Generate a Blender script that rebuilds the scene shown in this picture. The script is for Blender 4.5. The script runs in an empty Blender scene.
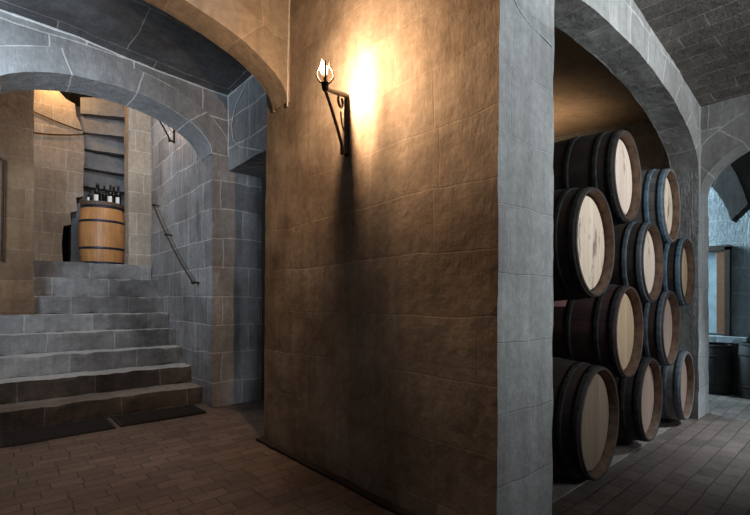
import bpy, bmesh, math, random
from mathutils import Vector, Matrix, noise
random.seed(7)
PI = math.pi
C = bpy.context.scene.collection
SC = bpy.context.scene

# ------------------------------------------------------------------ materials
def new_mat(name):
    m = bpy.data.materials.new(name); m.use_nodes = True
    nt = m.node_tree; nt.nodes.clear()
    out = nt.nodes.new('ShaderNodeOutputMaterial'); b = nt.nodes.new('ShaderNodeBsdfPrincipled')
    nt.links.new(b.outputs[0], out.inputs[0])
    return m, nt, b
def N(nt, t, **kw):
    n = nt.nodes.new(t)
    for k, v in kw.items():
        if k in n.inputs: n.inputs[k].default_value = v
        else: setattr(n, k, v)
    return n
def mapping(nt, src, scale=(1, 1, 1), loc=(0, 0, 0)):
    m = nt.nodes.new('ShaderNodeMapping'); nt.links.new(src, m.inputs[0])
    m.inputs['Scale'].default_value = scale; m.inputs['Location'].default_value = loc
    return m.outputs[0]
def noise_n(nt, vec, scale, detail=4, rough=.6):
    n = nt.nodes.new('ShaderNodeTexNoise'); nt.links.new(vec, n.inputs['Vector'])
    n.inputs['Scale'].default_value = scale; n.inputs['Detail'].default_value = detail
    n.inputs['Roughness'].default_value = rough
    return n.outputs['Fac']
def ramp(nt, fac, stops):
    r = nt.nodes.new('ShaderNodeValToRGB'); nt.links.new(fac, r.inputs[0])
    e = r.color_ramp.elements
    while len(e) < len(stops): e.new(.5)
    for i, (p, c) in enumerate(stops):
        e[i].position = p; e[i].color = (c[0], c[1], c[2], 1) if hasattr(c, '__len__') else (c, c, c, 1)
    return r.outputs[0]
def mix(nt, fac, a, b, mode='MIX'):
    m = nt.nodes.new('ShaderNodeMix'); m.data_type = 'RGBA'; m.blend_type = mode
    for s, v in ((0, fac), (6, a), (7, b)):
        if hasattr(v, 'node'): nt.links.new(v, m.inputs[s])
        elif s == 0: m.inputs[0].default_value = v
        else: m.inputs[s].default_value = (*v, 1)
    return m.outputs[2]
def math_n(nt, op, a, b=None):
    m = nt.nodes.new('ShaderNodeMath'); m.operation = op
    for i, v in enumerate((a, b)):
        if v is None: continue
        if hasattr(v, 'node'): nt.links.new(v, m.inputs[i])
        else: m.inputs[i].default_value = v
    return m.outputs[0]

def masonry(name, c1, c2, mortar, w=.62, h=.3, ms=.008, bump=.5, off=(0, 0), stain=.5, streak=.35, rough=.85, wobble=.02, mvis=1.0, spec=.25, msm=.35, dirt=(.35, .3, .27)):
    m, nt, b = new_mat(name)
    tc = nt.nodes.new('ShaderNodeTexCoord'); uv, ob = tc.outputs['UV'], tc.outputs['Object']
    # hand-cut joints: shift the joint pattern a little with noise
    nz = nt.nodes.new('ShaderNodeTexNoise'); nt.links.new(ob, nz.inputs['Vector']); nz.inputs['Scale'].default_value = 1.7; nz.inputs['Detail'].default_value = 3
    sub = N(nt, 'ShaderNodeVectorMath', operation='SUBTRACT'); nt.links.new(nz.outputs['Color'], sub.inputs[0]); sub.inputs[1].default_value = (.5, .5, .5)
    sc = N(nt, 'ShaderNodeVectorMath', operation='SCALE'); nt.links.new(sub.outputs[0], sc.inputs[0]); sc.inputs['Scale'].default_value = wobble * 4
    ad = N(nt, 'ShaderNodeVectorMath', operation='ADD'); nt.links.new(uv, ad.inputs[0]); nt.links.new(sc.outputs[0], ad.inputs[1])
    vec = mapping(nt, ad.outputs[0], loc=(off[0], off[1], 0))
    br = nt.nodes.new('ShaderNodeTexBrick'); nt.links.new(vec, br.inputs['Vector'])
    br.offset = .43; br.squash = .8; br.squash_frequency = 3; br.offset_frequency = 2
    br.inputs['Color1'].default_value = (*c1, 1); br.inputs['Color2'].default_value = (*c2, 1); br.inputs['Mortar'].default_value = (*mortar, 1)
    br.inputs['Scale'].default_value = 1; br.inputs['Mortar Size'].default_value = ms; br.inputs['Mortar Smooth'].default_value = msm
    br.inputs['Bias'].default_value = 0; br.inputs['Brick Width'].default_value = w; br.inputs['Row Height'].default_value = h
    base = mix(nt, .5, c1, c2)
    # worn joints: the mortar shows only in places
    wear = ramp(nt, noise_n(nt, ob, 3.1, 5), [(.35, 1 - mvis * .2 - .2), (.6, 1.0)])
    mfac = math_n(nt, 'MULTIPLY', br.outputs['Fac'], mvis)
    mfac = math_n(nt, 'MULTIPLY', mfac, wear)
    stone = mix(nt, 0, (0, 0, 0), (0, 0, 0))
    brs = nt.nodes.new('ShaderNodeTexBrick'); nt.links.new(vec, brs.inputs['Vector'])
    brs.offset = .43; brs.squash = .8; brs.squash_frequency = 3
    for k in ('Scale', 'Brick Width', 'Row Height', 'Bias'): brs.inputs[k].default_value = br.inputs[k].default_value
    brs.inputs['Mortar Size'].default_value = 0
    brs.inputs['Color1'].default_value = (*c1, 1); brs.inputs['Color2'].default_value = (*c2, 1)
    col = mix(nt, mfac, brs.outputs['Color'], mortar)
    # stains, streaks, mottling
    big = ramp(nt, noise_n(nt, ob, 1.3, 6, .65), [(.36, dirt), (.62, (1, 1, 1))])
    col = mix(nt, stain, col, big, 'MULTIPLY')
    st = ramp(nt, noise_n(nt, mapping(nt, ob, (14, 14, 1.6)), 1, 5, .6), [(.38, .55), (.62, 1.05)])
    col = mix(nt, streak, col, st, 'MULTIPLY')
    mot = ramp(nt, noise_n(nt, ob, 22, 6, .7), [(.35, .7), (.65, 1.15)])
    col = mix(nt, .55, col, mot, 'MULTIPLY')
    pits = nt.nodes.new('ShaderNodeTexVoronoi'); nt.links.new(ob, pits.inputs['Vector']); pits.inputs['Scale'].default_value = 26
    pr = ramp(nt, pits.outputs['Distance'], [(.02, .45), (.13, 1.0)])
    pm = ramp(nt, noise_n(nt, ob, 5, 3), [(.5, 0), (.6, 1)])
    col = mix(nt, pm, col, mix(nt, 1, col, pr, 'MULTIPLY'))
    nt.links.new(col, b.inputs['Base Color'])
    hgt = math_n(nt, 'SUBTRACT', math_n(nt, 'MULTIPLY', noise_n(nt, ob, 9, 8, .65), 1.2), math_n(nt, 'MULTIPLY', br.outputs['Fac'], .5))
    hgt = math_n(nt, 'ADD', hgt, math_n(nt, 'MULTIPLY', noise_n(nt, mapping(nt, ob, (60, 60, 22)), 1, 3), .35))
    bp = nt.nodes.new('ShaderNodeBump'); bp.inputs['Strength'].default_value = bump; bp.inputs['Distance'].default_value = .02
    nt.links.new(hgt, bp.inputs['Height']); nt.links.new(bp.outputs[0], b.inputs['Normal'])
    b.inputs['Roughness'].default_value = rough; b.inputs['Specular IOR Level'].default_value = spec
    return m

ST1, ST2 = (.43, .40, .36), (.30, .275, .25)
M = {}
M['wall_warm'] = masonry('sandstone_torch_wall', (.46, .40, .33), (.34, .29, .235), (.46, .41, .34), w=.66, h=.305, ms=.005, off=(.1, .19), stain=.8, mvis=.5, bump=.3)
M['pier'] = masonry('sandstone_pier', (.52, .52, .50), (.38, .38, .37), (.60, .60, .58), w=.5, h=.31, ms=.006, off=(.12, .02), stain=.45, mvis=.6, bump=.8)
M['arch'] = masonry('arch_stone', (.36, .37, .38), (.27, .28, .29), (.75, .76, .74), w=.62, h=.3, ms=.008, stain=.5, bump=.5)
M['arch_r'] = masonry('right_arch_stone', (.46, .445, .42), (.34, .33, .31), (.72, .71, .67), w=.42, h=.3, ms=.007, stain=.5, bump=.28, mvis=.8)
M['arch_w'] = masonry('near_arch_stone', (.42, .37, .31), (.33, .29, .24), (.5, .45, .38), w=.55, h=.3, ms=.007, stain=.5, bump=.5, mvis=.7)
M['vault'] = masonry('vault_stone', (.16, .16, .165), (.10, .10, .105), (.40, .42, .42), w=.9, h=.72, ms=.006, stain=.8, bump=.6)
M['ceil_r'] = masonry('right_vault_stone', (.24, .215, .19), (.17, .15, .135), (.42, .39, .34), w=.75, h=.16, ms=.006, stain=.6, bump=.6, mvis=.8, wobble=.015)
M['step'] = masonry('stair_stone', (.36, .36, .36), (.22, .22, .225), (.46, .47, .46), w=.75, h=5, ms=.008, stain=.8, bump=.5, dirt=(.2, .19, .19))
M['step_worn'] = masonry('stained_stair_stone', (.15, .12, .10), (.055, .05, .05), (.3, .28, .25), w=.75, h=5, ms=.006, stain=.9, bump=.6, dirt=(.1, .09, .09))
M['tread'] = masonry('worn_highlight_tread_stone', (.50, .50, .49), (.40, .40, .39), (.5, .5, .48), w=.75, h=5, ms=.004, stain=.5, bump=.5, dirt=(.4, .39, .38))  # worn tread tops, with a nosing highlight put into the paler colour
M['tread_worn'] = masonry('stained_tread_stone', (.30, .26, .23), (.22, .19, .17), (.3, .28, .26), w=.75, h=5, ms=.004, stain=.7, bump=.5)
M['stairwall'] = masonry('stairwell_stone', (.38, .38, .39), (.24, .24, .25), (.55, .54, .52), w=.5, h=.3, ms=.009, off=(.2, .05), stain=.6, bump=.6)
M['back'] = masonry('landing_stone', (.46, .40, .33), (.36, .31, .25), (.55, .5, .43), w=.5, h=.29, ms=.008, stain=.4, bump=.5)
M['brown'] = masonry('brown_pier_stone', (.25, .16, .095), (.18, .115, .07), (.3, .23, .17), w=.6, h=.33, ms=.006, stain=.6, mvis=.6)
M['slab'] = masonry('spiral_stair_stone', (.24, .25, .265), (.20, .21, .22), (.4, .4, .4), w=9, h=9, ms=0, stain=.4, streak=.1)
M['far'] = masonry('far_room_stone', (.42, .45, .46), (.32, .35, .36), (.55, .58, .6), w=.5, h=.3, ms=.006, stain=.5)
M['bay'] = masonry('barrel_bay_plaster', (.36, .27, .18), (.33, .25, .165), (.36, .27, .18), w=9, h=9, ms=0, stain=.5, streak=.1, bump=.25)
M['floor'] = masonry('brick_pavers', (.235, .18, .148), (.15, .117, .10), (.055, .045, .04), w=.205, h=.105, ms=.0045, stain=.5, streak=0, rough=.5, wobble=.004, bump=.45, spec=.45, msm=.25, dirt=(.5, .47, .45))
M['sill'] = masonry('floor_edge_stone', (.40, .34, .30), (.32, .27, .24), (.2, .17, .15), w=.8, h=3, ms=.006, stain=.5)
M['mortar'] = masonry('pale_lime_mortar', (.72, .74, .73), (.6, .62, .62), (.6, .6, .6), w=9, h=9, ms=0, stain=.3, streak=0)
M['gutter_shade'] = masonry('gutter_shade_stone', (.05, .042, .036), (.035, .03, .027), (.02, .02, .02), w=.9, h=3, ms=.004, stain=.4)  # near-black stone: base shadow and unlit gaps put into the colour

def simple(name, col, rough=.6, metal=0, nscale=20, var=.3, bump=.1, emit=None, estr=0, spec=.5, stretch=(1, 1, 1)):
    m, nt, b = new_mat(name)
    tc = nt.nodes.new('ShaderNodeTexCoord'); ob = mapping(nt, tc.outputs['Object'], stretch)
    nf = noise_n(nt, ob, nscale, 5)
    c = mix(nt, 1.0, col, ramp(nt, nf, [(.3, 1 - var), (.7, 1 + var)]), 'MULTIPLY')
    nt.links.new(c, b.inputs['Base Color']); b.inputs['Roughness'].default_value = rough; b.inputs['Metallic'].default_value = metal
    b.inputs['Specular IOR Level'].default_value = spec
    bp = nt.nodes.new('ShaderNodeBump'); bp.inputs['Strength'].default_value = bump; bp.inputs['Distance'].default_value = .01
    nt.links.new(nf, bp.inputs['Height']); nt.links.new(bp.outputs[0], b.inputs['Normal'])
    if emit: b.inputs['Emission Color'].default_value = (*emit, 1); b.inputs['Emission Strength'].default_value = estr
    return m
M['iron'] = simple('wrought_iron', (.035, .026, .02), .5, .7, 60, .5, .3)
M['dimmed_iron'] = simple('dimmed_black_iron', (.006, .004, .003), .9, 0, 60, .4, .2, spec=.1)  # cage iron, colour darkened to offset the bulb's glare
M['hoop'] = simple('dark_steel_hoop', (.03, .028, .027), .85, 0, 30, .6, .2, spec=.15)
M['hoop_g'] = simple('galvanised_hoop', (.085, .10, .115), .8, 0, 25, .5, .15, spec=.2)
M['hoop_b2'] = simple('blue_grey_hoop', (.10, .15, .19), .75, 0, 25, .5, .15, spec=.25)
M['chime'] = simple('brown_chime_wood', (.15, .088, .055), .8, 0, 20, .5, .2)
M['hoop_b'] = simple('blue_black_hoop', (.03, .035, .06), .45, .6, 30, .4, .15)
M['mat'] = simple('black_rubber_mat', (.018, .018, .02), .8, 0, 90, .5, .6)
M['glass_dark'] = simple('dark_bottle_glass', (.006, .008, .006), .12, 0, 10, .2, 0)
M['paper'] = simple('white_label_paper', (.75, .73, .68), .7, 0, 30, .08, 0)
M['tray'] = simple('dark_wood_tray', (.10, .065, .045), .6, 0, 30, .4, .2)
M['pink'] = simple('pink_label_paper', (.62, .30, .27), .7, 0, 30, .15, 0)
M['frame_wood'] = simple('brown_painted_wood', (.23, .10, .05), .5, 0, 25, .3, .1, stretch=(4, 4, 1))
M['pane'] = simple('pale_window_glass', (.33, .42, .47), .3, 0, 8, .25, .1)
M['candle'] = simple('candle_sleeve', (.30, .17, .09), .5, 0, 30, .2, 0)
M['flame'] = simple('glowing_bulb', (1, .8, .5), .3, 0, 10, .02, 0, emit=(1, .72, .38), estr=14)
M['foil'] = simple('bottle_foil', (.02, .012, .015), .35, .3, 40, .3, 0)

# bulb: clear glass round a glowing filament - lets the lamp's light through
m_, nt_, b_ = new_mat('clear_glowing_bulb'); nt_.nodes.remove(b_)
e_ = nt_.nodes.new('ShaderNodeEmission'); e_.inputs[0].default_value = (1, .74, .42, 1); e_.inputs[1].default_value = 5
t_ = nt_.nodes.new('ShaderNodeBsdfTransparent'); x_ = nt_.nodes.new('ShaderNodeMixShader'); x_.inputs[0].default_value = .45
nt_.links.new(t_.outputs[0], x_.inputs[1]); nt_.links.new(e_.outputs[0], x_.inputs[2]); nt_.links.new(x_.outputs[0], nt_.nodes['Material Output'].inputs[0])
M['flame'] = m_

def stave_mat(name, ca, cb, line=.35, rough=.65, nst=26, wear=.5):
    m, nt, b = new_mat(name)
    tc = nt.nodes.new('ShaderNodeTexCoord'); uv = tc.outputs['UV']; oi = nt.nodes.new('ShaderNodeObjectInfo')
    sep = nt.nodes.new('ShaderNodeSeparateXYZ'); nt.links.new(uv, sep.inputs[0])
    st = math_n(nt, 'MULTIPLY', sep.outputs[0], nst)
    fl = math_n(nt, 'FLOOR', st); fr = math_n(nt, 'FRACT', st)
    wn = nt.nodes.new('ShaderNodeTexWhiteNoise'); wn.noise_dimensions = '2D'
    cmb = nt.nodes.new('ShaderNodeCombineXYZ'); nt.links.new(fl, cmb.inputs[0]); nt.links.new(oi.outputs['Random'], cmb.inputs[1]); nt.links.new(cmb.outputs[0], wn.inputs['Vector'])
    c = mix(nt, wn.outputs['Value'], ca, cb)
    g = noise_n(nt, mapping(nt, uv, (90, 5, 1)), 1, 5)
    c = mix(nt, .6, c, ramp(nt, g, [(.3, .65), (.7, 1.2)]), 'MULTIPLY')
    blot = noise_n(nt, mapping(nt, tc.outputs['Object'], (1, 1, 1)), 6, 5)
    c = mix(nt, wear, c, ramp(nt, blot, [(.35, .5), (.6, 1.1)]), 'MULTIPLY')
    edge = math_n(nt, 'ABSOLUTE', math_n(nt, 'SUBTRACT', fr, .5))
    e = ramp(nt, edge, [(.45, 1), (.49, 1 - line)])
    c = mix(nt, 1, c, e, 'MULTIPLY')
    nt.links.new(c, b.inputs['Base Color']); b.inputs['Roughness'].default_value = rough
    bp = nt.nodes.new('ShaderNodeBump'); bp.inputs['Strength'].default_value = .4; bp.inputs['Distance'].default_value = .006
    nt.links.new(e, bp.inputs['Height']); nt.links.new(bp.outputs[0], b.inputs['Normal'])
    return m
M['stave_dark'] = stave_mat('dark_barrel_staves', (.052, .034, .025), (.03, .02, .016))
M['stave_black'] = stave_mat('black_cask_staves', (.02, .016, .014), (.012, .01, .01))
M['stave_red'] = stave_mat('wine_stained_staves', (.10, .045, .04), (.055, .028, .025))
M['stave_grey'] = stave_mat('weathered_grey_staves', (.20, .18, .165), (.13, .11, .10))
M['stave_oak'] = stave_mat('golden_oak_staves', (.55, .27, .10), (.42, .19, .065), rough=.45, nst=22, wear=.3)

def head_mat(name, ca, cb, mark, seed):
    m, nt, b = new_mat(name)
    tc = nt.nodes.new('ShaderNodeTexCoord'); uv = mapping(nt, tc.outputs['UV'], loc=(seed, seed * .37, 0))
    sep = nt.nodes.new('ShaderNodeSeparateXYZ'); nt.links.new(uv, sep.inputs[0])
    st = math_n(nt, 'MULTIPLY', sep.outputs[0], 13); fl = math_n(nt, 'FLOOR', st); fr = math_n(nt, 'FRACT', st)
    wn = nt.nodes.new('ShaderNodeTexWhiteNoise'); wn.noise_dimensions = '1D'; nt.links.new(math_n(nt, 'ADD', fl, seed * 7.3), wn.inputs['W'])
    c = mix(nt, wn.outputs['Value'], ca, cb)
    g = noise_n(nt, mapping(nt, uv, (55, 4, 1)), 1, 6)
    c = mix(nt, .55, c, ramp(nt, g, [(.3, .75), (.7, 1.12)]), 'MULTIPLY')
    edge = math_n(nt, 'ABSOLUTE', math_n(nt, 'SUBTRACT', fr, .5))
    e = ramp(nt, edge, [(.455, 1), (.495, .55)])
    c = mix(nt, .8, c, e, 'MULTIPLY')
    # drips and branded scuffs
    d = ramp(nt, noise_n(nt, mapping(nt, uv, (9, 3.0, 1)), 1, 6, .7), [(.56, 0), (.64, mark)])
    c = mix(nt, d, c, (.12, .085, .06))
    nt.links.new(c, b.inputs['Base Color']); b.inputs['Roughness'].default_value = .7
    bp = nt.nodes.new('ShaderNodeBump'); bp.inputs['Strength'].default_value = .3; bp.inputs['Distance'].default_value = .004
    nt.links.new(e, bp.inputs['Height']); nt.links.new(bp.outputs[0], b.inputs['Normal'])
    return m
M['head_pale'] = head_mat('pale_scuffed_head', (.72, .56, .42), (.62, .47, .34), .75, 1.3)
M['head_pale2'] = head_mat('pale_marked_head', (.68, .53, .42), (.57, .44, .34), .85, 4.1)
M['head_tan'] = head_mat('tan_head', (.52, .36, .22), (.43, .29, .17), .45, 2.2)
M['head_rose'] = head_mat('rosy_head', (.38, .265, .195), (.31, .21, .155), .4, 3.7)
M['head_brown'] = head_mat('brown_head', (.24, .165, .11), (.19, .13, .085), .35, 5.9)

# ------------------------------------------------------------------ mesh helpers
def link(name, bm, mat, parent=None, smooth=False, kind=None, label=None):
    bmesh.ops.remove_doubles(bm, verts=bm.verts, dist=1e-5)
    me = bpy.data.meshes.new(name); bm.to_mesh(me); bm.free()
    mats = mat if isinstance(mat, (list, tuple)) else [mat]
    for m in mats: me.materials.append(m)
    if smooth:
        for p in me.polygons: p.use_smooth = True
    o = bpy.data.objects.new(name, me); C.objects.link(o)
    if parent: o.parent = parent
    if kind: o['kind'] = kind
    if label: o['label'] = label
    return o
def recalc(bm): bmesh.ops.recalc_face_normals(bm, faces=bm.faces)
def patch(bm, p, uvs, cell=.08, mi=0, fn=None):
    """bilinear patch p[0..3] (counter-clockwise) with uvs, cut into cells"""
    uvl = bm.loops.layers.uv.verify()
    p = [Vector(q) for q in p]; uvs = [Vector(u) for u in uvs]
    nu = max(1, int(math.ceil(max((p[1]-p[0]).length, (p[2]-p[3]).length) / cell)))
    nv = max(1, int(math.ceil(max((p[3]-p[0]).length, (p[2]-p[1]).length) / cell)))
    def L(a, i, j):
        s, t = i / nu, j / nv
        return (a[0]*(1-s)+a[1]*s)*(1-t) + (a[3]*(1-s)+a[2]*s)*t
    V = [[bm.verts.new(L(p, i, j)) for i in range(nu+1)] for j in range(nv+1)]
    for j in range(nv):
        for i in range(nu):
            f = bm.faces.new((V[j][i], V[j][i+1], V[j+1][i+1], V[j+1][i])); f.material_index = mi
            for l, (a, b) in zip(f.loops, ((i, j), (i+1, j), (i+1, j+1), (i, j+1))): l[uvl].uv = L(uvs, a, b)
def box(bm, x0, x1, y0, y1, z0, z1, cell=.08, uo=(0, 0), mi=0, top=(0, 0), faces='xXyYzZ'):
    a, b = uo; tx, ty = top
    P = lambda x, y, z: (x + (tx if z == z1 else 0), y + (ty if z == z1 else 0), z)
    F = {'y': ([P(x0,y0,z0),P(x1,y0,z0),P(x1,y0,z1),P(x0,y0,z1)], [(x0+a,z0+b),(x1+a,z0+b),(x1+a,z1+b),(x0+a,z1+b)]),
         'Y': ([P(x1,y1,z0),P(x0,y1,z0),P(x0,y1,z1),P(x1,y1,z1)], [(x1+a,z0+b),(x0+a,z0+b),(x0+a,z1+b),(x1+a,z1+b)]),
         'x': ([P(x0,y1,z0),P(x0,y0,z0),P(x0,y0,z1),P(x0,y1,z1)], [(-y1+a,z0+b),(-y0+a,z0+b),(-y0+a,z1+b),(-y1+a,z1+b)]),
         'X': ([P(x1,y0,z0),P(x1,y1,z0),P(x1,y1,z1),P(x1,y0,z1)], [(y0+a,z0+b),(y1+a,z0+b),(y1+a,z1+b),(y0+a,z1+b)]),
         'Z': ([P(x0,y0,z1),P(x1,y0,z1),P(x1,y1,z1),P(x0,y1,z1)], [(x0+a,y0+b),(x1+a,y0+b),(x1+a,y1+b),(x0+a,y1+b)]),
         'z': ([P(x0,y1,z0),P(x1,y1,z0),P(x1,y0,z0),P(x0,y0,z0)], [(x0+a,y1+b),(x1+a,y1+b),(x1+a,y0+b),(x0+a,y0+b)])}
    for k in faces: patch(bm, *F[k], cell=cell, mi=mi)
def worn(bm, amp=.006, freq=5, chip=.0):
    """hand-cut stone: shift every vertex by continuous noise"""
    bmesh.ops.remove_doubles(bm, verts=bm.verts, dist=1e-5)
    bm.normal_update()
    for v in bm.verts:
        n = noise.noise_vector(v.co * freq) * amp + noise.noise_vector(v.co * freq * 3.3) * amp * .5
        if chip:
            sharp = max((e.calc_face_angle(0) for e in v.link_edges), default=0)
            if sharp > .6:
                k = max(0, noise.noise(v.co * 9) + .15)
                n -= v.normal * chip * k
        v.co += n
def struct(name, bm, mat, amp=.005, freq=5, chip=0, parent=None):
    if amp: worn(bm, amp, freq, chip)
    return link(name, bm, mat, parent, kind='structure')

def arch_wall(axis, base, thick, s0, s1, c, a, spring, rise, ztop, ring=.22, cell=.09, n=40, zbot=None, ends=(0, 0), clip=None):
    """wall with an elliptical arch. axis 'Y': wall plane Y=base, runs along X;
       axis 'X': plane X=base, runs along Y. s0,s1 wall extent; arch from c-a to c+a."""
    bm = bmesh.new(); uvl = bm.loops.layers.uv.verify()
    def Pt(s, z, dpt): return (s, base + dpt, z) if axis == 'Y' else (base + dpt, s, z)
    th = [PI - PI * i / n for i in range(n + 1)]
    inn = [(c + a * math.cos(t), spring + rise * math.sin(t)) for t in th]
    out = [(c + (a + ring) * math.cos(t), spring + (rise + ring) * math.sin(t)) for t in th]
    arc = [0]
    for i in range(n): arc.append(arc[-1] + math.hypot(inn[i+1][0]-inn[i][0], inn[i+1][1]-inn[i][1]))
    def cl(q): return (min(max(q[0], s0), s1), q[1])
    for d in (0, thick):
        for i in range(n):
            i0, i1, o0, o1 = cl(inn[i]), cl(inn[i+1]), cl(out[i]), cl(out[i+1])
            if abs(i0[0]-i1[0]) + abs(o0[0]-o1[0]) < 1e-6: continue
            q = [Pt(*i0, d), Pt(*i1, d), Pt(*o1, d), Pt(*o0, d)]
            u = [(arc[i], .3-ring), (arc[i+1], .3-ring), (arc[i+1], .3), (arc[i], .3)]
            patch(bm, q, u, cell)
            q = [Pt(*o0, d), Pt(*o1, d), Pt(o1[0], ztop, d), Pt(o0[0], ztop, d)]
            patch(bm, q, [(o0[0], o0[1]), (o1[0], o1[1]), (o1[0], ztop), (o0[0], ztop)], cell)
        # remaining strips beside the arch, above the springing
        for (sa, sb) in ((s0, cl(out[0])[0]), (cl(out[-1])[0], s1)):
            if sb - sa > .01: patch(bm, [Pt(sa, spring, d), Pt(sb, spring, d), Pt(sb, ztop, d), Pt(sa, ztop, d)], [(sa, spring), (sb, spring), (sb, ztop), (sa, ztop)], cell)
    for i in range(n):
        i0, i1 = cl(inn[i]), cl(inn[i+1])
        if abs(i0[0]-i1[0]) < 1e-6: continue
        patch(bm, [Pt(*i0, thick), Pt(*i1, thick), Pt(*i1, 0), Pt(*i0, 0)], [(arc[i], .3), (arc[i+1], .3), (arc[i+1], .3-thick if thick < .3 else 0), (arc[i], .3-thick if thick < .3 else 0)], cell)
    return bm

def tube(bm, pts, r, seg=8, flat=None):
    pts = [Vector(p) for p in pts]; rings = []
    for i, p in enumerate(pts):
        d = (pts[min(i+1, len(pts)-1)] - pts[max(i-1, 0)]).normalized()
        up = Vector((0, 1, 0)) if abs(d.y) < .9 else Vector((1, 0, 0))
        s = d.cross(up).normalized(); u = s.cross(d)
        rr = r[i] if isinstance(r, (list, tuple)) else r
        rings.append([bm.verts.new(p + (s*math.cos(2*PI*k/seg) + u*math.sin(2*PI*k/seg)*(flat or 1)) * rr) for k in range(seg)])
    for a, b in zip(rings, rings[1:]):
        for k in range(seg): bm.faces.new((a[k], a[(k+1) % seg], b[(k+1) % seg], b[k]))
    bm.faces.new(rings[0][::-1]); bm.faces.new(rings[-1])
# ------------------------------------------------------------------ the building
XW, YF = 1.612, 1.05            # torch wall face, front of the barrel wall
# floor
bm = bmesh.new(); patch(bm, [(-1.5,-3.5,0),(8.5,-3.5,0),(8.5,5.2,0),(-1.5,5.2,0)], [(-1.5,-3.5),(8.5,-3.5),(8.5,5.2),(-1.5,5.2)], .12)
struct('floor', bm, M['floor'], amp=.004, freq=3)
bm = bmesh.new(); box(bm, 2.0, 4.95, 1.14, 2.6, -.04, .008, .1); struct('trim_1', bm, M['sill'], .002)
bm = bmesh.new(); box(bm, XW-.05, XW+.02, YF, 3.2, -.04, .018, .05); struct('trim_2', bm, M['gutter_shade'], .006, 9)  # dark gutter strip, the wall's base shadow is in its colour

# torch wall (a free-standing block of wall between stair hall and barrel bay)
bm = bmesh.new(); box(bm, XW, 2.105, YF, 3.167, 0, 3.6, .05, top=(.035, 0))
for f in bm.faces:
    f.material_index = 1 if f.normal.y < -.5 or f.calc_center_median().y < YF + .0001 else 0
worn(bm, .004, 5, .006)
link('wall_middle', bm, [M['wall_warm'], M['pier']], kind='structure')

# right wall: arch over the barrels, its pier and the arch across the aisle
bm = arch_wall('Y', YF, .22, 2.10, 4.93, 3.2, 1.72, 2.3, .51, 3.4, ring=.24); struct('wall_right_arch', bm, M['arch_r'], .005)
bm = bmesh.new(); box(bm, 4.92, 5.31, YF, 1.27, 0, 3.4, .07); box(bm, 4.97, 5.31, 1.27, 3.6, 0, 3.4, .15); struct('wall_right_pier', bm, M['pier'], .005, 5, .012)
bm = arch_wall('X', 5.00, .30, -1.8, YF+.01, -.25, 1.30, 2.13, .57, 3.2, ring=.26); struct('wall_aisle_arch', bm, M['arch_r'], .004)
# right aisle vault: low curve across X
bm = bmesh.new(); n = 20
zf = lambda x: 3.2 - .018 * (x - 1.09) ** 2
for i in range(n):
    xa, xb = 2.0 + 3.05 * i / n, 2.0 + 3.05 * (i + 1) / n
    patch(bm, [(xa, YF, zf(xa)), (xb, YF, zf(xb)), (xb, -3.5, zf(xb)), (xa, -3.5, zf(xa))], [(YF, xa), (YF, xb), (-3.5, xb), (-3.5, xa)], .16)
struct('ceiling_right', bm, M['ceil_r'], .006)
bm = bmesh.new(); box(bm, -1.5, 2.0, -3.5, 3.0, 3.55, 3.7, .2); struct('ceiling_left', bm, M['arch_w'], .01)
# barrel bay behind
bm = bmesh.new()
zb = lambda y: 3.02 - .12 * (y - 2.5) ** 2
for i in range(14):
    ya, yb = 1.27 + 2.33 * i / 14, 1.27 + 2.33 * (i + 1) / 14
    patch(bm, [(2.1, ya, zb(ya)), (5.05, ya, zb(ya)), (5.05, yb, zb(yb)), (2.1, yb, zb(yb))], [(2.1, ya), (5.05, ya), (5.05, yb), (2.1, yb)], .2)
struct('ceiling_bay', bm, M['bay'], .004)
bm = bmesh.new(); box(bm, 2.3, 5.0, 3.55, 3.75, 0, 3.2, .2); struct('wall_bay_back', bm, M['bay'], .004)

# near left arch (springs from the torch wall)
bm = arch_wall('Y', 2.809, .22, -1.2, 1.66, .3, 1.318, 2.555, .465, 3.6, ring=.24); struct('wall_near_arch', bm, M['arch_w'], .004)
# vault over the stair foot
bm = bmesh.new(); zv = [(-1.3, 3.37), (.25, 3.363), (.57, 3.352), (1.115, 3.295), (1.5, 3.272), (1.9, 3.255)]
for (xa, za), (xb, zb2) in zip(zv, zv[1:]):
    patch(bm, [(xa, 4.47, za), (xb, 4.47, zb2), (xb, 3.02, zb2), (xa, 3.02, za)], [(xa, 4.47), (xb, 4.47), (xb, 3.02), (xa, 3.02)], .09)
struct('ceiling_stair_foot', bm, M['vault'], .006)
# far arch over the stairs with its pier
bm = arch_wall('Y', 4.468, .40, -1.2, 2.256, .8, .9, 2.62, .42, 4.4, ring=.21); struct('wall_stair_arch', bm, M['arch'], .004)
bm = bmesh.new(); box(bm, 1.70, 2.256, 4.468, 4.9, 0, 2.62, .06); struct('wall_stair_pier', bm, M['stairwall'], .006, 5, .014)
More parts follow.
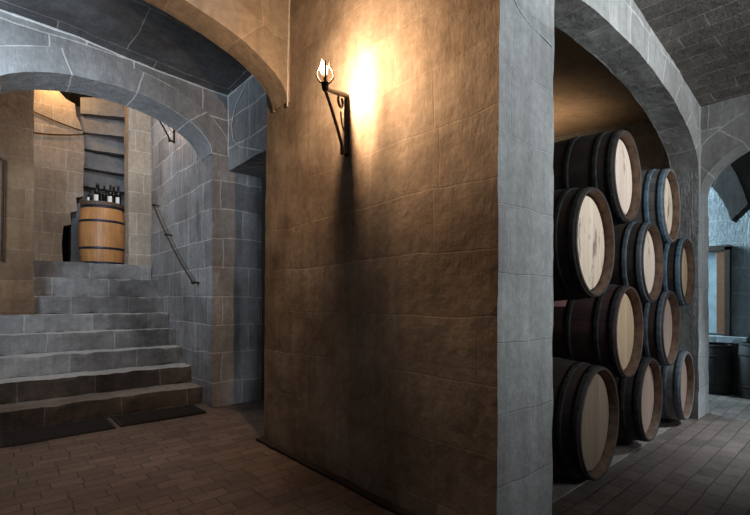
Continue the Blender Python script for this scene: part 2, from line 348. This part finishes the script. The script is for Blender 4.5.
# lintel over the dark passage between torch wall and pier
bm = bmesh.new(); box(bm, 2.25, 2.4, 3.1, 5.0, 0, 3.4, .2); struct('wall_passage', bm, M['gutter_shade'], .004)  # darkness of the unlit passage painted as near-black stone
bm = bmesh.new(); box(bm, 1.87, 2.26, 3.02, 4.47, 2.47, 3.4, .06); struct('wall_passage_lintel', bm, M['arch'], .01, 4)
def bead(name, pts, r):
    bm = bmesh.new(); P2 = []
    for a, b in zip(pts, pts[1:]):
        a, b = Vector(a), Vector(b); k = max(2, int((b-a).length/.05))
        P2 += [a.lerp(b, i/k) for i in range(k)]
    P2.append(Vector(pts[-1])); tube(bm, P2, [r*(.8+.5*noise.noise(p*7)) for p in P2], 6); worn(bm, .004, 9); link(name, bm, M['mortar'], kind='structure')
bead('trim_3', [(x, 4.462, z-.004) for x, z in zv[:-1]] + [(1.87, 4.462, 3.255), (1.87, 3.1, 3.255)], .011)
bead('trim_4', [(1.868, 4.460, 3.25), (1.868, 4.460, 2.62)], .008)
bead('trim_5', [(1.70, 4.462, 2.62), (2.25, 4.462, 2.62)], .007)
bead('trim_7', [(1.862, 4.002, 3.23), (1.862, 4.256, 3.092), (1.862, 4.379, 2.926), (1.862, 4.329, 2.757), (1.862, 4.161, 2.64), (1.862, 3.688, 2.48)], .006)
bead('trim_8', [(1.727, 1.047, 2.458), (1.769, 1.047, 2.424), (1.846, 1.047, 2.398), (1.975, 1.047, 2.386), (2.10, 1.047, 2.372)], .003)
bead('trim_6', [(XW + .005, 2.805, 2.52), (XW + .025, 2.805, 3.5)], .006)
# stairwell
bm = bmesh.new(); box(bm, 1.70, 2.0, 4.9, 8.7, 0, 4.4, .09); struct('wall_stair_right', bm, M['stairwall'], .008, 4)
bm = bmesh.new(); box(bm, -1.3, -1.1, 3.0, 8.7, 0, 4.4, .2); struct('wall_stair_left', bm, M['brown'], .005)
bm = bmesh.new(); box(bm, -1.1, .345, 6.0, 6.35, 0, 4.4, .1); struct('wall_brown_pier', bm, M['brown'], .008, 4, .01)
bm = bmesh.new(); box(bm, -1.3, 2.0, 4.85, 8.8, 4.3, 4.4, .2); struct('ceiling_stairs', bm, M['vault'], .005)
bm = bmesh.new(); box(bm, -1.3, 2.0, 8.6, 8.8, 0, 4.4, .2); struct('wall_landing_back', bm, M['slab'], .005)
bm = bmesh.new(); box(bm, 1.41, 1.71, 6.74, 7.0, 1.6, 4.4, .08); struct('wall_door_jamb', bm, M['back'], .006, 5, .012)
# steps
st = bpy.data.objects.new('staircase', None); C.objects.link(st); st['kind'] = 'structure'; st.location = (.3, 4.75, 0)
ys = [4.75, 5.10, 5.40, 5.65, 5.91, 6.14, 6.42, 6.70, 8.6]
zs = [.18, .365, .56, .76, .95, 1.15, 1.38, 1.60]
for i in range(8):
    bm = bmesh.new(); z0 = zs[i-1] if i else 0
    y1 = ys[i+1] + (.05 if i < 7 else 0)
    box(bm, -1.1, 1.70, ys[i], y1, z0 - .001, zs[i], .045, uo=(i * 1.37, 0))
    worn(bm, .009, 4, .022)
    for v in bm.verts: v.co -= Vector(st.location)
    bm.normal_update()
    for f in bm.faces:
        if f.normal.z > .6: f.material_index = 1
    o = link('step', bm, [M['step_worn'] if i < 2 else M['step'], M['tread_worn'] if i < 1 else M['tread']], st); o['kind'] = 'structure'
# ragged wall on the landing
bm = bmesh.new(); uvl = bm.loops.layers.uv.verify()
pl = [(-.9, 1.6), (.735, 1.6), (.72, 1.9), (.74, 2.134), (.83, 2.17), (.82, 2.33), (.90, 2.363), (.885, 2.55), (.972, 2.58), (.965, 2.8), (.985, 3.183), (.972, 3.449), (.931, 3.607), (.884, 3.707), (.872, 3.858), (.769, 3.896), (.679, 3.99), (.5, 4.12), (.3, 4.3), (-.9, 4.3)]
YR = 7.35
for d, rev in ((0, False), (.22, True)):
    f = bm.faces.new([bm.verts.new((x, YR + d, z)) for x, z in (pl[::-1] if rev else pl)])
    for l in f.loops: l[uvl].uv = (l.vert.co.x, l.vert.co.z)
for (xa, za), (xb, zb3) in zip(pl, pl[1:] + pl[:1]):
    patch(bm, [(xb, YR, zb3), (xa, YR, za), (xa, YR+.22, za), (xb, YR+.22, zb3)], [(xb, zb3), (xa, za), (xa+.2, za), (xb+.2, zb3)], .4)
recalc(bm); struct('wall_landing_ragged', bm, M['back'], 0)
bm = bmesh.new(); box(bm, .84, .98, 7.44, 7.7, 1.6, 2.5, .06); struct('wall_landing_stub', bm, M['slab'], .012, 5)
# spiral stair seen from below
sp = bpy.data.objects.new('spiral_staircase', None); C.objects.link(sp); sp['kind'] = 'structure'; sp.location = (1.3, 7.5, 1.6)
for k, (yaw, z, y) in enumerate([(-30, 3.99, 7.18), (-24, 3.75, 7.30), (-12, 3.53, 7.42), (-3, 3.27, 7.52), (2, 3.02, 7.62), (9, 2.77, 7.74), (15, 2.53, 7.86), (22, 2.29, 7.98), (28, 2.05, 8.08)]):
    bm = bmesh.new(); box(bm, -.42, .55, 0, .42, -.235, 0, .07); worn(bm, .008, 5, .015)
    R = Matrix.Rotation(math.radians(yaw), 4, 'Z')
    for v in bm.verts: v.co = R @ v.co + Vector((1.3, y, z)) - Vector(sp.location)
    for v in bm.verts: v.co.x = min(v.co.x, .39)
    o = link('step', bm, M['slab'], sp); o['kind'] = 'structure'

# far room on the right
bm = bmesh.new(); box(bm, 6.8, 7.0, -2.5, 4, 0, 4, .12); struct('wall_far', bm, M['far'], .008, 3)
bm = arch_wall('X', 5.9, .28, .80, 2.86, 1.83, .9, 1.6, 1.16, 3.1, ring=.13, cell=.1)
bm.free()
bm = bmesh.new(); n = 30
for i in range(n):
    t0, t1 = PI * i / n, PI * (i + 1) / n
    f = lambda t, a, h: (1.83 - a * math.cos(t), 1.6 + h * math.sin(t))
    a0, a1, b0, b1 = f(t0, .9, 1.16), f(t1, .9, 1.16), f(t0, 1.04, 1.65), f(t1, 1.04, 1.65)
    if t0 < PI/2 and a0[1] < 1.85: continue
    for x in (5.9, 6.15):
        patch(bm, [(x, *a0), (x, *a1), (x, *b1), (x, *b0)], [(i*.12, .02), (i*.12+.12, .02), (i*.12+.12, .28), (i*.12, .28)], .1)
    patch(bm, [(5.9, *a0), (5.9, *a1), (6.15, *a1), (6.15, *a0)], [(i*.12, .02), (i*.12+.12, .02), (i*.12+.12, .28), (i*.12, .28)], .1)
    patch(bm, [(5.9, *b0), (5.9, *b1), (6.15, *b1), (6.15, *b0)], [(i*.12, .02), (i*.12+.12, .02), (i*.12+.12, .28), (i*.12, .28)], .1)
for i in range(n):
    t0, t1 = PI * i / n, PI * (i + 1) / n
    b0, b1 = f(t0, 1.04, 1.65), f(t1, 1.04, 1.65)
    patch(bm, [(5.92, *b0), (5.92, *b1), (5.92, b1[0], 3.6), (5.92, b0[0], 3.6)], [b0, b1, (b1[0], 3.6), (b0[0], 3.6)], .15, mi=1)  # spandrel in near-black stone stands in for the unlit void above
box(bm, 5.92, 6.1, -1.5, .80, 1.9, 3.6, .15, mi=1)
box(bm, 5.92, 6.1, -.2, .45, 0, 1.9, .15); box(bm, 5.9, 6.15, 2.73, 2.87, 0, 1.6, .1)
struct('wall_far_arch', bm, [M['arch'], M['gutter_shade']], .004)
# window in the far wall
def bars(bm, *bs):
    for b in bs: box(bm, *b, cell=5)
XF = 6.8
wn = bpy.data.objects.new('window_1', None); C.objects.link(wn); wn['kind'] = 'structure'; wn.location = (XF, 1.5, .68)
loc = Vector(wn.location)
def rel(bm):
    for v in bm.verts: v.co -= loc
    return bm
bm = bmesh.new(); bars(bm, (XF-.11, XF+.01, 1.12, 1.17, .68, 1.76), (XF-.11, XF+.01, 1.95, 2.0, .68, 1.76), (XF-.11, XF+.01, 1.12, 2.0, 1.72, 1.78))
link('window_frame', rel(bm), simple('dark_timber', (.05, .03, .02), .6), wn)
bm = bmesh.new(); bars(bm, (XF-.09, XF+.01, 1.17, 1.25, .70, 1.72)); link('window_shutter', rel(bm), M['frame_wood'], wn)
bm = bmesh.new(); bars(bm, (XF-.03, XF+.005, 1.25, 1.95, .70, 1.72)); link('window_pane', rel(bm), M['pane'], wn)
bm = bmesh.new(); box(bm, XF-.2, XF+.01, .95, 2.1, .60, .67, cell=.08); worn(bm, .006); link('window_sill', rel(bm), M['far'], wn)

# ------------------------------------------------------------------ things
def empty(name, loc, label=None, cat=None, group=None, rz=0):
    o = bpy.data.objects.new(name, None); C.objects.link(o); o.location = loc; o.rotation_euler = (0, 0, rz)
    o.empty_display_size = .1
    if label: o['label'] = label
    if cat: o['category'] = cat
    if group: o['group'] = group
    return o
def lathe(prof, seg=48, axis='Z', closed=True):
    """prof: list of (t along axis, radius); u = angle 0..1, v = length along the profile"""
    bm = bmesh.new(); uvl = bm.loops.layers.uv.verify()
    A = {'Z': lambda t, r, a: (r*math.cos(a), r*math.sin(a), t), 'Y': lambda t, r, a: (r*math.cos(a), t, r*math.sin(a))}[axis]
    rings = [[bm.verts.new(A(t, r, 2*PI*i/seg)) for i in range(seg)] for t, r in prof]
    v = [0]
    for (t0, r0), (t1, r1) in zip(prof, prof[1:]): v.append(v[-1] + math.hypot(t1-t0, r1-r0))
    for k in range(len(prof) - 1):
        for i in range(seg):
            j = (i+1) % seg
            f = bm.faces.new((rings[k][i], rings[k][j], rings[k+1][j], rings[k+1][i]))
            for l, (uu, vv) in zip(f.loops, ((i, v[k]), (i+1, v[k]), (i+1, v[k+1]), (i, v[k+1]))): l[uvl].uv = (uu/seg, vv)
    if closed:
        for ring in (rings[0], rings[-1]):
            try:
                f = bm.faces.new(ring)
                for l in f.loops: l[uvl].uv = (l.vert.co.x, l.vert.co.y)
            except ValueError: pass
    recalc(bm); return bm
def disc(r, t0, th, axis, seg=48):
    bm = bmesh.new(); uvl = bm.loops.layers.uv.verify()
    for t, rev in ((t0, 0), (t0 + th, 1)):
        vs = [bm.verts.new((r*math.cos(2*PI*i/seg), t, r*math.sin(2*PI*i/seg)) if axis == 'Y' else (r*math.cos(2*PI*i/seg), r*math.sin(2*PI*i/seg), t)) for i in range(seg)]
        bm.faces.new(vs)
    bm.verts.ensure_lookup_table()
    for i in range(seg):
        j = (i+1) % seg; bm.faces.new((bm.verts[i], bm.verts[j], bm.verts[seg+j], bm.verts[seg+i]))
    for f in bm.faces:
        for l in f.loops:
            c = l.vert.co; l[uvl].uv = (c.x, c.z if axis == 'Y' else c.y)
    recalc(bm); return bm
def barrel_prof(L, Rb, Rh, t):
    x = 2 * t / L - 1; return Rh + (Rb - Rh) * (1 - abs(x) ** 2.2)
def move(o, v): o.location = v; return o
def make_barrel(L, Rb, Rh, axis, body, hoop, head, hoops, loc, label, group, name='wine_barrel', rec=.045, extra=None, rot=0.0):
    root = empty(name, loc, label, 'barrel', group)
    # lying barrels: root at the point of contact under the middle; standing ones: root under the centre
    offs = Vector((0, -L/2, Rb)) if axis == 'Y' else Vector((0, 0, 0))
    R = lambda t: barrel_prof(L, Rb, Rh, t)
    wall = .020
    prof = [(rec, Rh-wall-.004), (.004, Rh-wall+.004), (0, Rh-wall*.6), (0, Rh-.003), (.004, Rh)]
    k = 22
    rim = prof[:2]
    prof = prof[1:] + [(L*i/k, R(L*i/k)) for i in range(1, k)]
    prof += [(L-.004, Rh), (L, Rh-.003), (L, Rh-wall*.6), (L-.004, Rh-wall+.004), (L-rec, Rh-wall-.004)]
    b = link('body', lathe(prof, 56, axis, closed=False), body, root, smooth=True); b.location = offs
    cr = link('chime', lathe([(rec+.012, Rh-wall-.004)] + rim, 56, axis, closed=False), M['chime'], root, smooth=True); cr.location = offs
    if axis == 'Z': cr.data.materials[0] = body
    h = link('head', disc(Rh-wall-.019, rec, .02, axis), head, root); h.location = offs
    h2 = link('head', disc(Rh-wall+.003, L-rec-.02, .02, axis), head, root); h2.location = offs
    for (t0, w) in hoops:
        for s in (0, 1):
            a, bb = (t0, t0+w) if s == 0 else (L-t0-w, L-t0)
            th = .003
            ts = [a + (bb-a)*q/3 for q in range(4)]
            pr = [(a, R(a)-.004)] + [(t, R(t)+th) for t in ts] + [(bb, R(bb)-.004)]
            bmh = lathe(pr, 56, axis, closed=False)
            # rivet on the overlap
            ang = 1.9 + 2.4*t0 + rot
            for dr in (-.012, .012):
                m = (a+bb)/2; r = R(m)+th
                P = Vector((r*math.cos(ang+dr/r), m, r*math.sin(ang+dr/r))) if axis == 'Y' else Vector((r*math.cos(ang+dr/r), r*math.sin(ang+dr/r), m))
                bmesh.ops.create_icosphere(bmh, subdivisions=1, radius=.006, matrix=Matrix.Translation(P))
            ho = link('hoop', bmh, hoop, root, smooth=True); ho.location = offs
    return root

L = .95
HO = [(.012, .04), (.10, .038), (.27, .038)]
GR = 'stacked wine barrels under the right arch'
# x, height of the axis, belly radius, head radius, staves, hoops, head, label
bar = [
 (2.69, .376, .365, .328, 'stave_dark', 'hoop', 'head_brown', 'dark wine barrel with dim brown head, bottom row, nearest the grey pillar'),
 (3.62, .375, .335, .300, 'stave_dark', 'hoop', 'head_rose', 'dark wine barrel with rosy tan head, middle of the bottom row of the stack'),
 (4.58, .355, .335, .295, 'stave_grey', 'hoop_g', 'head_rose', 'wine barrel with weathered grey staves, farthest in the bottom row beside the far pier'),
 (3.17, .895, .335, .302, 'stave_red', 'hoop', 'head_tan', 'dark red stained wine barrel with pink label, second row up, nearer of its two'),
 (4.10, .880, .335, .298, 'stave_dark', 'hoop_g', 'head_rose', 'wine barrel with grey hoops and rosy head, second row up, farther of its two'),
 (2.65, 1.445, .352, .318, 'stave_dark', 'hoop', 'head_pale', 'dark wine barrel with large pale scuffed head, third row up, nearest the grey pillar'),
 (3.64, 1.385, .330, .288, 'stave_dark', 'hoop_g', 'head_pale2', 'wine barrel with pale marked head and grey hoops, middle of the third row up'),
 (4.58, 1.355, .330, .290, 'stave_dark', 'hoop_b2', 'head_tan', 'wine barrel with warm tan head and blue grey hoops, farthest in the third row up'),
 (3.16, 1.93, .335, .296, 'stave_dark', 'hoop', 'head_pale2', 'black brown wine barrel with pale head on the very top of the stack, nearer one'),
 (4.10, 1.87, .330, .290, 'stave_grey', 'hoop_b2', 'head_pale', 'grey wine barrel with blue grey hoops on the top of the stack, farther one'),
]
for i, (x, z, RB, RH, bd, hp, hd, lab) in enumerate(bar):
    r = make_barrel(L, RB, RH, 'Y', M[bd], M[hp], M[hd], HO, (x, YF + L/2 + .004 * (i % 3), z - RB), lab, GR, rot=i, rec=.052)
    r.rotation_euler.z = math.radians(3.2)
    if bd == 'stave_red':
        # pink paper label on the shoulder of the barrel
        bmL = bmesh.new(); g = []
        for a in range(9):
            rr = []
            for b in range(7):
                t = .315 + .13*b/6; an = math.radians(126 + 24*a/8); R_ = barrel_prof(L, RB, RH, t) + .002
                rr.append(bmL.verts.new((R_*math.cos(an), t - L/2, RB + R_*math.sin(an))))
            g.append(rr)
        for a in range(8):
            for b in range(6): bmL.faces.new((g[a][b], g[a+1][b], g[a+1][b+1], g[a][b+1]))
        link('paper_label', bmL, M['pink'], r)

# barrel on the landing used as a table
BX, BY, BZ = 1.165, 7.10, 1.60
ub = make_barrel(.80, .285, .25, 'Z', M['stave_oak'], M['hoop_b'], M['tray'], [(.0, .035), (.20, .032)], (BX, BY, BZ), 'golden oak barrel standing upright on the landing at the top of the stairs', None, rec=.02)
tr = lathe([(0, .24), (0, .262), (.05, .266), (.05, .25), (.012, .245)], 40, 'Z', closed=False)
bmesh.ops.translate(tr, verts=tr.verts, vec=(0, 0, 0))
tray = link('serving_tray', tr, M['tray'], smooth=False); tray.location = (BX, BY, BZ + .80)
bmb = disc(.25, 0, .012, 'Z', 40); b2 = link('tray_base', bmb, M['tray'], tray)
tray['label'] = 'round dark wooden tray on top of the upright oak barrel'; tray['category'] = 'tray'

def bottle(x, y, z, h, lab, label, r=.033):
    o = empty('wine_bottle', (x, y, z), label, 'bottle', 'wine bottles on the landing barrel')
    pr = [(0, r*.5), (0, r*.95), (.006, r), (h*.58, r), (h*.66, r*.85), (h*.72, r*.42), (h*.78, r*.36), (h*.96, r*.36), (h*.965, r*.44), (h, r*.42)]
    link('glass', lathe(pr, 24, 'Z'), M['glass_dark'], o, smooth=True)
    link('foil', lathe([(h*.80, r*.38), (h*.80, r*.41), (h*.955, r*.41), (h*.97, r*.47), (h+.002, r*.46), (h+.003, r*.1)], 20, 'Z', closed=False), M['foil'], o, smooth=True)
    if lab:
        bm = bmesh.new(); n = 14; z0, z1 = h*.16, h*.16 + h*.30; vs = []
        for i in range(n+1):
            a = math.radians(-140 + (i/n - .5) * lab); vs.append([bm.verts.new(((r+.0012)*math.cos(a), (r+.0012)*math.sin(a), zz)) for zz in (z0, z1)])
        for i in range(n): bm.faces.new((vs[i][0], vs[i+1][0], vs[i+1][1], vs[i][1]))
        link('label', bm, M['paper'], o)
    return o
ZB = BZ + .80 + .013
for (x, y, h, lab, lb) in [
    (1.00, 7.00, .20, 60, 'small dark wine bottle with a narrow label, leftmost on the barrel tray'),
    (1.075, 6.97, .29, 140, 'dark wine bottle with a white label, second from left on the barrel tray'),
    (1.11, 7.09, .30, 0, 'dark wine bottle without visible label, behind the left white-labelled bottle'),
    (1.19, 7.14, .31, 0, 'tall dark wine bottle standing at the middle back of the barrel tray'),
    (1.235, 6.96, .29, 140, 'dark wine bottle with the largest white label, front middle of the barrel tray'),
    (1.29, 7.06, .30, 0, 'dark wine bottle behind and right of the large white label'),
    (1.335, 6.985, .30, 120, 'dark wine bottle with a round white label, rightmost on the barrel tray')]:
    bottle(x, y, ZB, h, lab, lb)

# ------------------------------------------------------------------ wrought iron torch
def arcp(c, r, a0, a1, n=16, ax='xz'):
    out = []
    for i in range(n+1):
        a = math.radians(a0 + (a1-a0)*i/n)
        out.append((c[0]+r*math.cos(a), c[1], c[2]+r*math.sin(a)) if ax == 'xz' else (c[0], c[1]+r*math.cos(a), c[2]+r*math.sin(a)))
    return out
def torch(loc, label):
    """root at the foot of the wall bar; the wall is at local x=0, the arm swings out towards -x and -y"""
    o = empty('wall_torch', loc, label, 'wall lamp')
    ca, sa = math.cos(math.radians(31)), math.sin(math.radians(31))
    W = lambda l, z, t=0: (-l*ca - t*sa, -l*sa + t*ca, z)          # l out along the arm, t sideways
    bm = bmesh.new()
    box(bm, -.014, .012, -.017, .017, 0, .375, cell=1); link('wall_bar', bm, M['iron'], o)
    bm = bmesh.new(); tube(bm, [W(0, .365), W(.06, .352), W(.2, .305), W(.345, .262)], [.015, .014, .013, .013], flat=1.2); link('arm', bm, M['iron'], o)
    bm = bmesh.new(); tube(bm, [W(.335, .258), W(.26, .20), W(.17, .12), W(.10, .045), W(.075, .012)], .0095)
    tube(bm, [W(.085, .008), W(0, .008)], .011); tube(bm, [W(.085, .026), W(.085, -.012)], .014); link('brace', bm, M['iron'], o)
    bm = bmesh.new(); tube(bm, [W(.115 + .034*math.cos(math.radians(a)), .290 + .034*math.sin(math.radians(a))) for a in range(-230, 91, 20)], .008); link('scroll', bm, M['iron'], o)
    bm = bmesh.new(); tube(bm, [W(.01 + .10*math.sin(math.radians(a)), .12 + .11*(1-math.cos(math.radians(a)))) for a in range(0, 91, 15)], .005); link('hook', bm, M['iron'], o)
    cx, cy, cz = W(.335, .262)
    bm = bmesh.new()
    tube(bm, [(cx, cy, cz-.01), (cx, cy, cz+.03)], [.015, .022])
    for k in range(4):
        a = math.radians(57 + 90*k)
        P = [(.006, .02), (.028, .036), (.044, .062), (.043, .09), (.030, .112), (.021, .122), (.026, .15 if k % 2 else .138)]
        tube(bm, [(cx + q*math.cos(a), cy + q*math.sin(a), cz + z) for q, z in P], [.0055]*6 + [.003], 6)
    link('cage', bm, M['dimmed_iron'], o)
    b = link('candle_sleeve', lathe([(0, .012), (0, .015), (.04, .015), (.04, .009)], 16, 'Z'), M['candle'], o, smooth=False); b.location = (cx, cy, cz + .028)
    pr = [(0, .009), (.012, .017), (.03, .023), (.05, .020), (.068, .012), (.082, .004), (.09, .001)]
    b = link('bulb', lathe(pr, 16, 'Z'), M['flame'], o, smooth=True); b.location = (cx, cy, cz + .066); b.rotation_euler = (0, math.radians(-14), 0)
    return Vector(loc) + Vector((cx - .006, cy, cz + .10))
def lamp(kind, name, loc, energy, col, **kw):
    l = bpy.data.lights.new(name, kind); l.energy = energy; l.color = col
    for k, v in kw.items():
        if k != 'aim': setattr(l, k, v)
    o = bpy.data.objects.new(name, l); C.objects.link(o); o.location = loc
    if 'aim' in kw: o.rotation_euler = (Vector(kw['aim']) - Vector(loc)).to_track_quat('-Z', 'Y').to_euler()
    return o
WARM = (1, .62, .35)
tp = torch((XW + .025, 2.115, 1.985), 'wrought iron wall torch with lit flame bulb on the warm stone wall')
bpy.data.objects['bulb'].visible_shadow = True
lamp('POINT', 'torch_light', tp + Vector((0, 0, .012)), 122, WARM, shadow_soft_size=.014)
tp2 = torch((1.70, 5.70, 3.06), 'iron wall torch high on the stairwell wall behind the arch')
lamp('POINT', 'stair_torch_light', tp2, 30, WARM, shadow_soft_size=.03)

# ------------------------------------------------------------------ handrails, mats, cables, far casks
bm = bmesh.new(); pts = []
A, B = Vector((1.63, 6.36, 2.39)), Vector((1.63, 4.83, 1.30))
for i in range(25):
    t = i/24; p = A.lerp(B, t); p.z -= .10 * 4 * t * (1-t) * .6; pts.append(p)
tube(bm, pts, .010)
hr = link('handrail', bm, M['iron'], smooth=True); hr['label'] = 'thin dark sagging handrail on the right wall of the stairs'; hr['category'] = 'handrail'
for p in (A, pts[9], B):
    bm = bmesh.new(); tube(bm, [p, p + Vector((.07, 0, 0))], .01); bmesh.ops.create_icosphere(bm, subdivisions=2, radius=.022, matrix=Matrix.Translation(p)); link('wall_bracket', bm, M['iron'], hr)
bm = bmesh.new(); tube(bm, [(-.10, 5.93, 2.57), (.08, 5.93, 2.57), (.088, 5.93, 2.56), (.085, 5.93, 2.2), (.075, 5.93, 1.52)], .011)
h2 = link('handrail', bm, M['iron']); h2['label'] = 'upright dark iron rail on the brown pier at left edge of the stairs'; h2['category'] = 'handrail'
bm = bmesh.new(); tube(bm, [(.075, 5.93, 1.53), (.075, 6.01, 1.53)], .012); link('wall_bracket', bm, M['iron'], h2)
bm = bmesh.new(); tube(bm, [(.04, 5.93, 2.57), (.04, 6.01, 2.57)], .012); link('wall_bracket', bm, M['iron'], h2)

def rubber_mat(x0, x1, y0, y1, label):
    bm = bmesh.new(); box(bm, x0, x1, y0, y1, .004, .016, cell=5)
    n = int((y1-y0)/.032)
    for i in range(n): box(bm, x0+.02, x1-.02, y0+.012+i*.032, y0+.026+i*.032, .016, .022, cell=5)
    c = Vector(((x0+x1)/2, (y0+y1)/2, 0))
    for v in bm.verts: v.co -= c
    o = link('floor_mat', bm, M['mat']); o.location = c
    o['label'] = label; o['category'] = 'mat'; o['group'] = 'rubber mats at the foot of the stairs'
rubber_mat(.05, .80, 4.28, 4.70, 'black ribbed rubber mat at the stair foot, left one')
rubber_mat(.84, 1.58, 4.30, 4.70, 'black ribbed rubber mat at the stair foot, right one by the pier')

for (a, b, sag, lb) in [((.28, 7.33, 3.66), (.95, 7.33, 3.50), .02, 'upper dark cable drooping across the orange lit landing wall'), ((.28, 7.33, 3.33), (.985, 7.33, 3.46), .03, 'lower dark cable running across the orange lit landing wall')]:
    bm = bmesh.new(); a, b = Vector(a), Vector(b)
    tube(bm, [a.lerp(b, i/16) - Vector((0, 0, sag*4*(i/16)*(1-i/16))) for i in range(17)], .009, 6)
    o = link('cable', bm, M['iron'], smooth=True); o['label'] = lb; o['category'] = 'cable'

for (x, y, s, lb) in [(6.52, 1.60, 1.0, 'small dark cask under the far window, leftmost, half behind the right pier'),
                      (6.52, 1.22, .97, 'small dark cask under the far window, standing below the brown shutter'),
                      (6.50, .84, 1.04, 'black cask by the far wall at the right edge of the photo')]:
    make_barrel(.60*s, .17*s, .15*s, 'Z', M['stave_black'], M['hoop'], M['stave_black'], [(.0, .03), (.12, .025)], (x, y, 0), lb, 'small casks by the far wall', rec=.02, name='cask')

# ------------------------------------------------------------------ light
COOL = (.70, .86, 1.0)
lamp('AREA', 'fill_behind', (3.2, -3.2, 2.3), 53, (.84, .93, 1), shape='RECTANGLE', size=1.6, size_y=.8, aim=(3.1, 1.5, 2.7), spread=math.radians(75))  # added cool fill from behind the camera, source unseen
lamp('AREA', 'fill_stair_foot', (-.75, 3.35, 2.3), 32, COOL, shape='RECTANGLE', size=.7, size_y=.9, aim=(.6, 5.6, 2.6), spread=math.radians(120))  # added fill for the stair arch and steps, no window there
lamp('AREA', 'daylight_far_room', (6.35, 3.2, 2.3), 260, (.55, .82, 1), shape='RECTANGLE', size=.8, size_y=1.2, aim=(6.7, .8, 1.4))
lamp('AREA', 'aisle_fill', (5.2, -1.0, 2.4), 11, (.75, .88, 1), shape='SQUARE', size=.4, aim=(4.5, .55, 0), spread=math.radians(50))  # added unseen fill that makes the cool patch on the aisle floor
lamp('SPOT', 'bay_uplighter', (4.3, 2.45, 2.2), 36, (1, .70, .45), spot_size=math.radians(120), spot_blend=1, shadow_soft_size=.05, aim=(4.2, 2.4, 3.0))
lamp('POINT', 'landing_lamp', (.62, 7.05, 4.05), 24, (1, .55, .22), shadow_soft_size=.08)
lamp('AREA', 'landing_fill', (1.0, 5.6, 4.1), 22, (.82, .91, 1), shape='SQUARE', size=.5, aim=(1.0, 6.5, 1.4))  # added overhead fill to brighten the treads, no opening there

w = bpy.data.worlds.new('world'); SC.world = w; w.use_nodes = True
w.node_tree.nodes['Background'].inputs[0].default_value = (.55, .62, .75, 1); w.node_tree.nodes['Background'].inputs[1].default_value = .06

# ------------------------------------------------------------------ camera
cam = bpy.data.cameras.new('camera'); co = bpy.data.objects.new('camera', cam); C.objects.link(co)
co.location = (0, 0, 1.1); co.rotation_euler = (PI/2, 0, -math.atan2(.66047, .75085))
cam.sensor_width = 36; cam.lens = 435.41 * 36 / 750; cam.shift_y = 43.5 / 750; cam.clip_start = .02
SC.camera = co
SC.view_settings.view_transform = 'Standard'; SC.view_settings.look = 'None'; SC.view_settings.gamma = 1; SC.view_settings.exposure = 0
SC.view_settings.use_curve_mapping = False
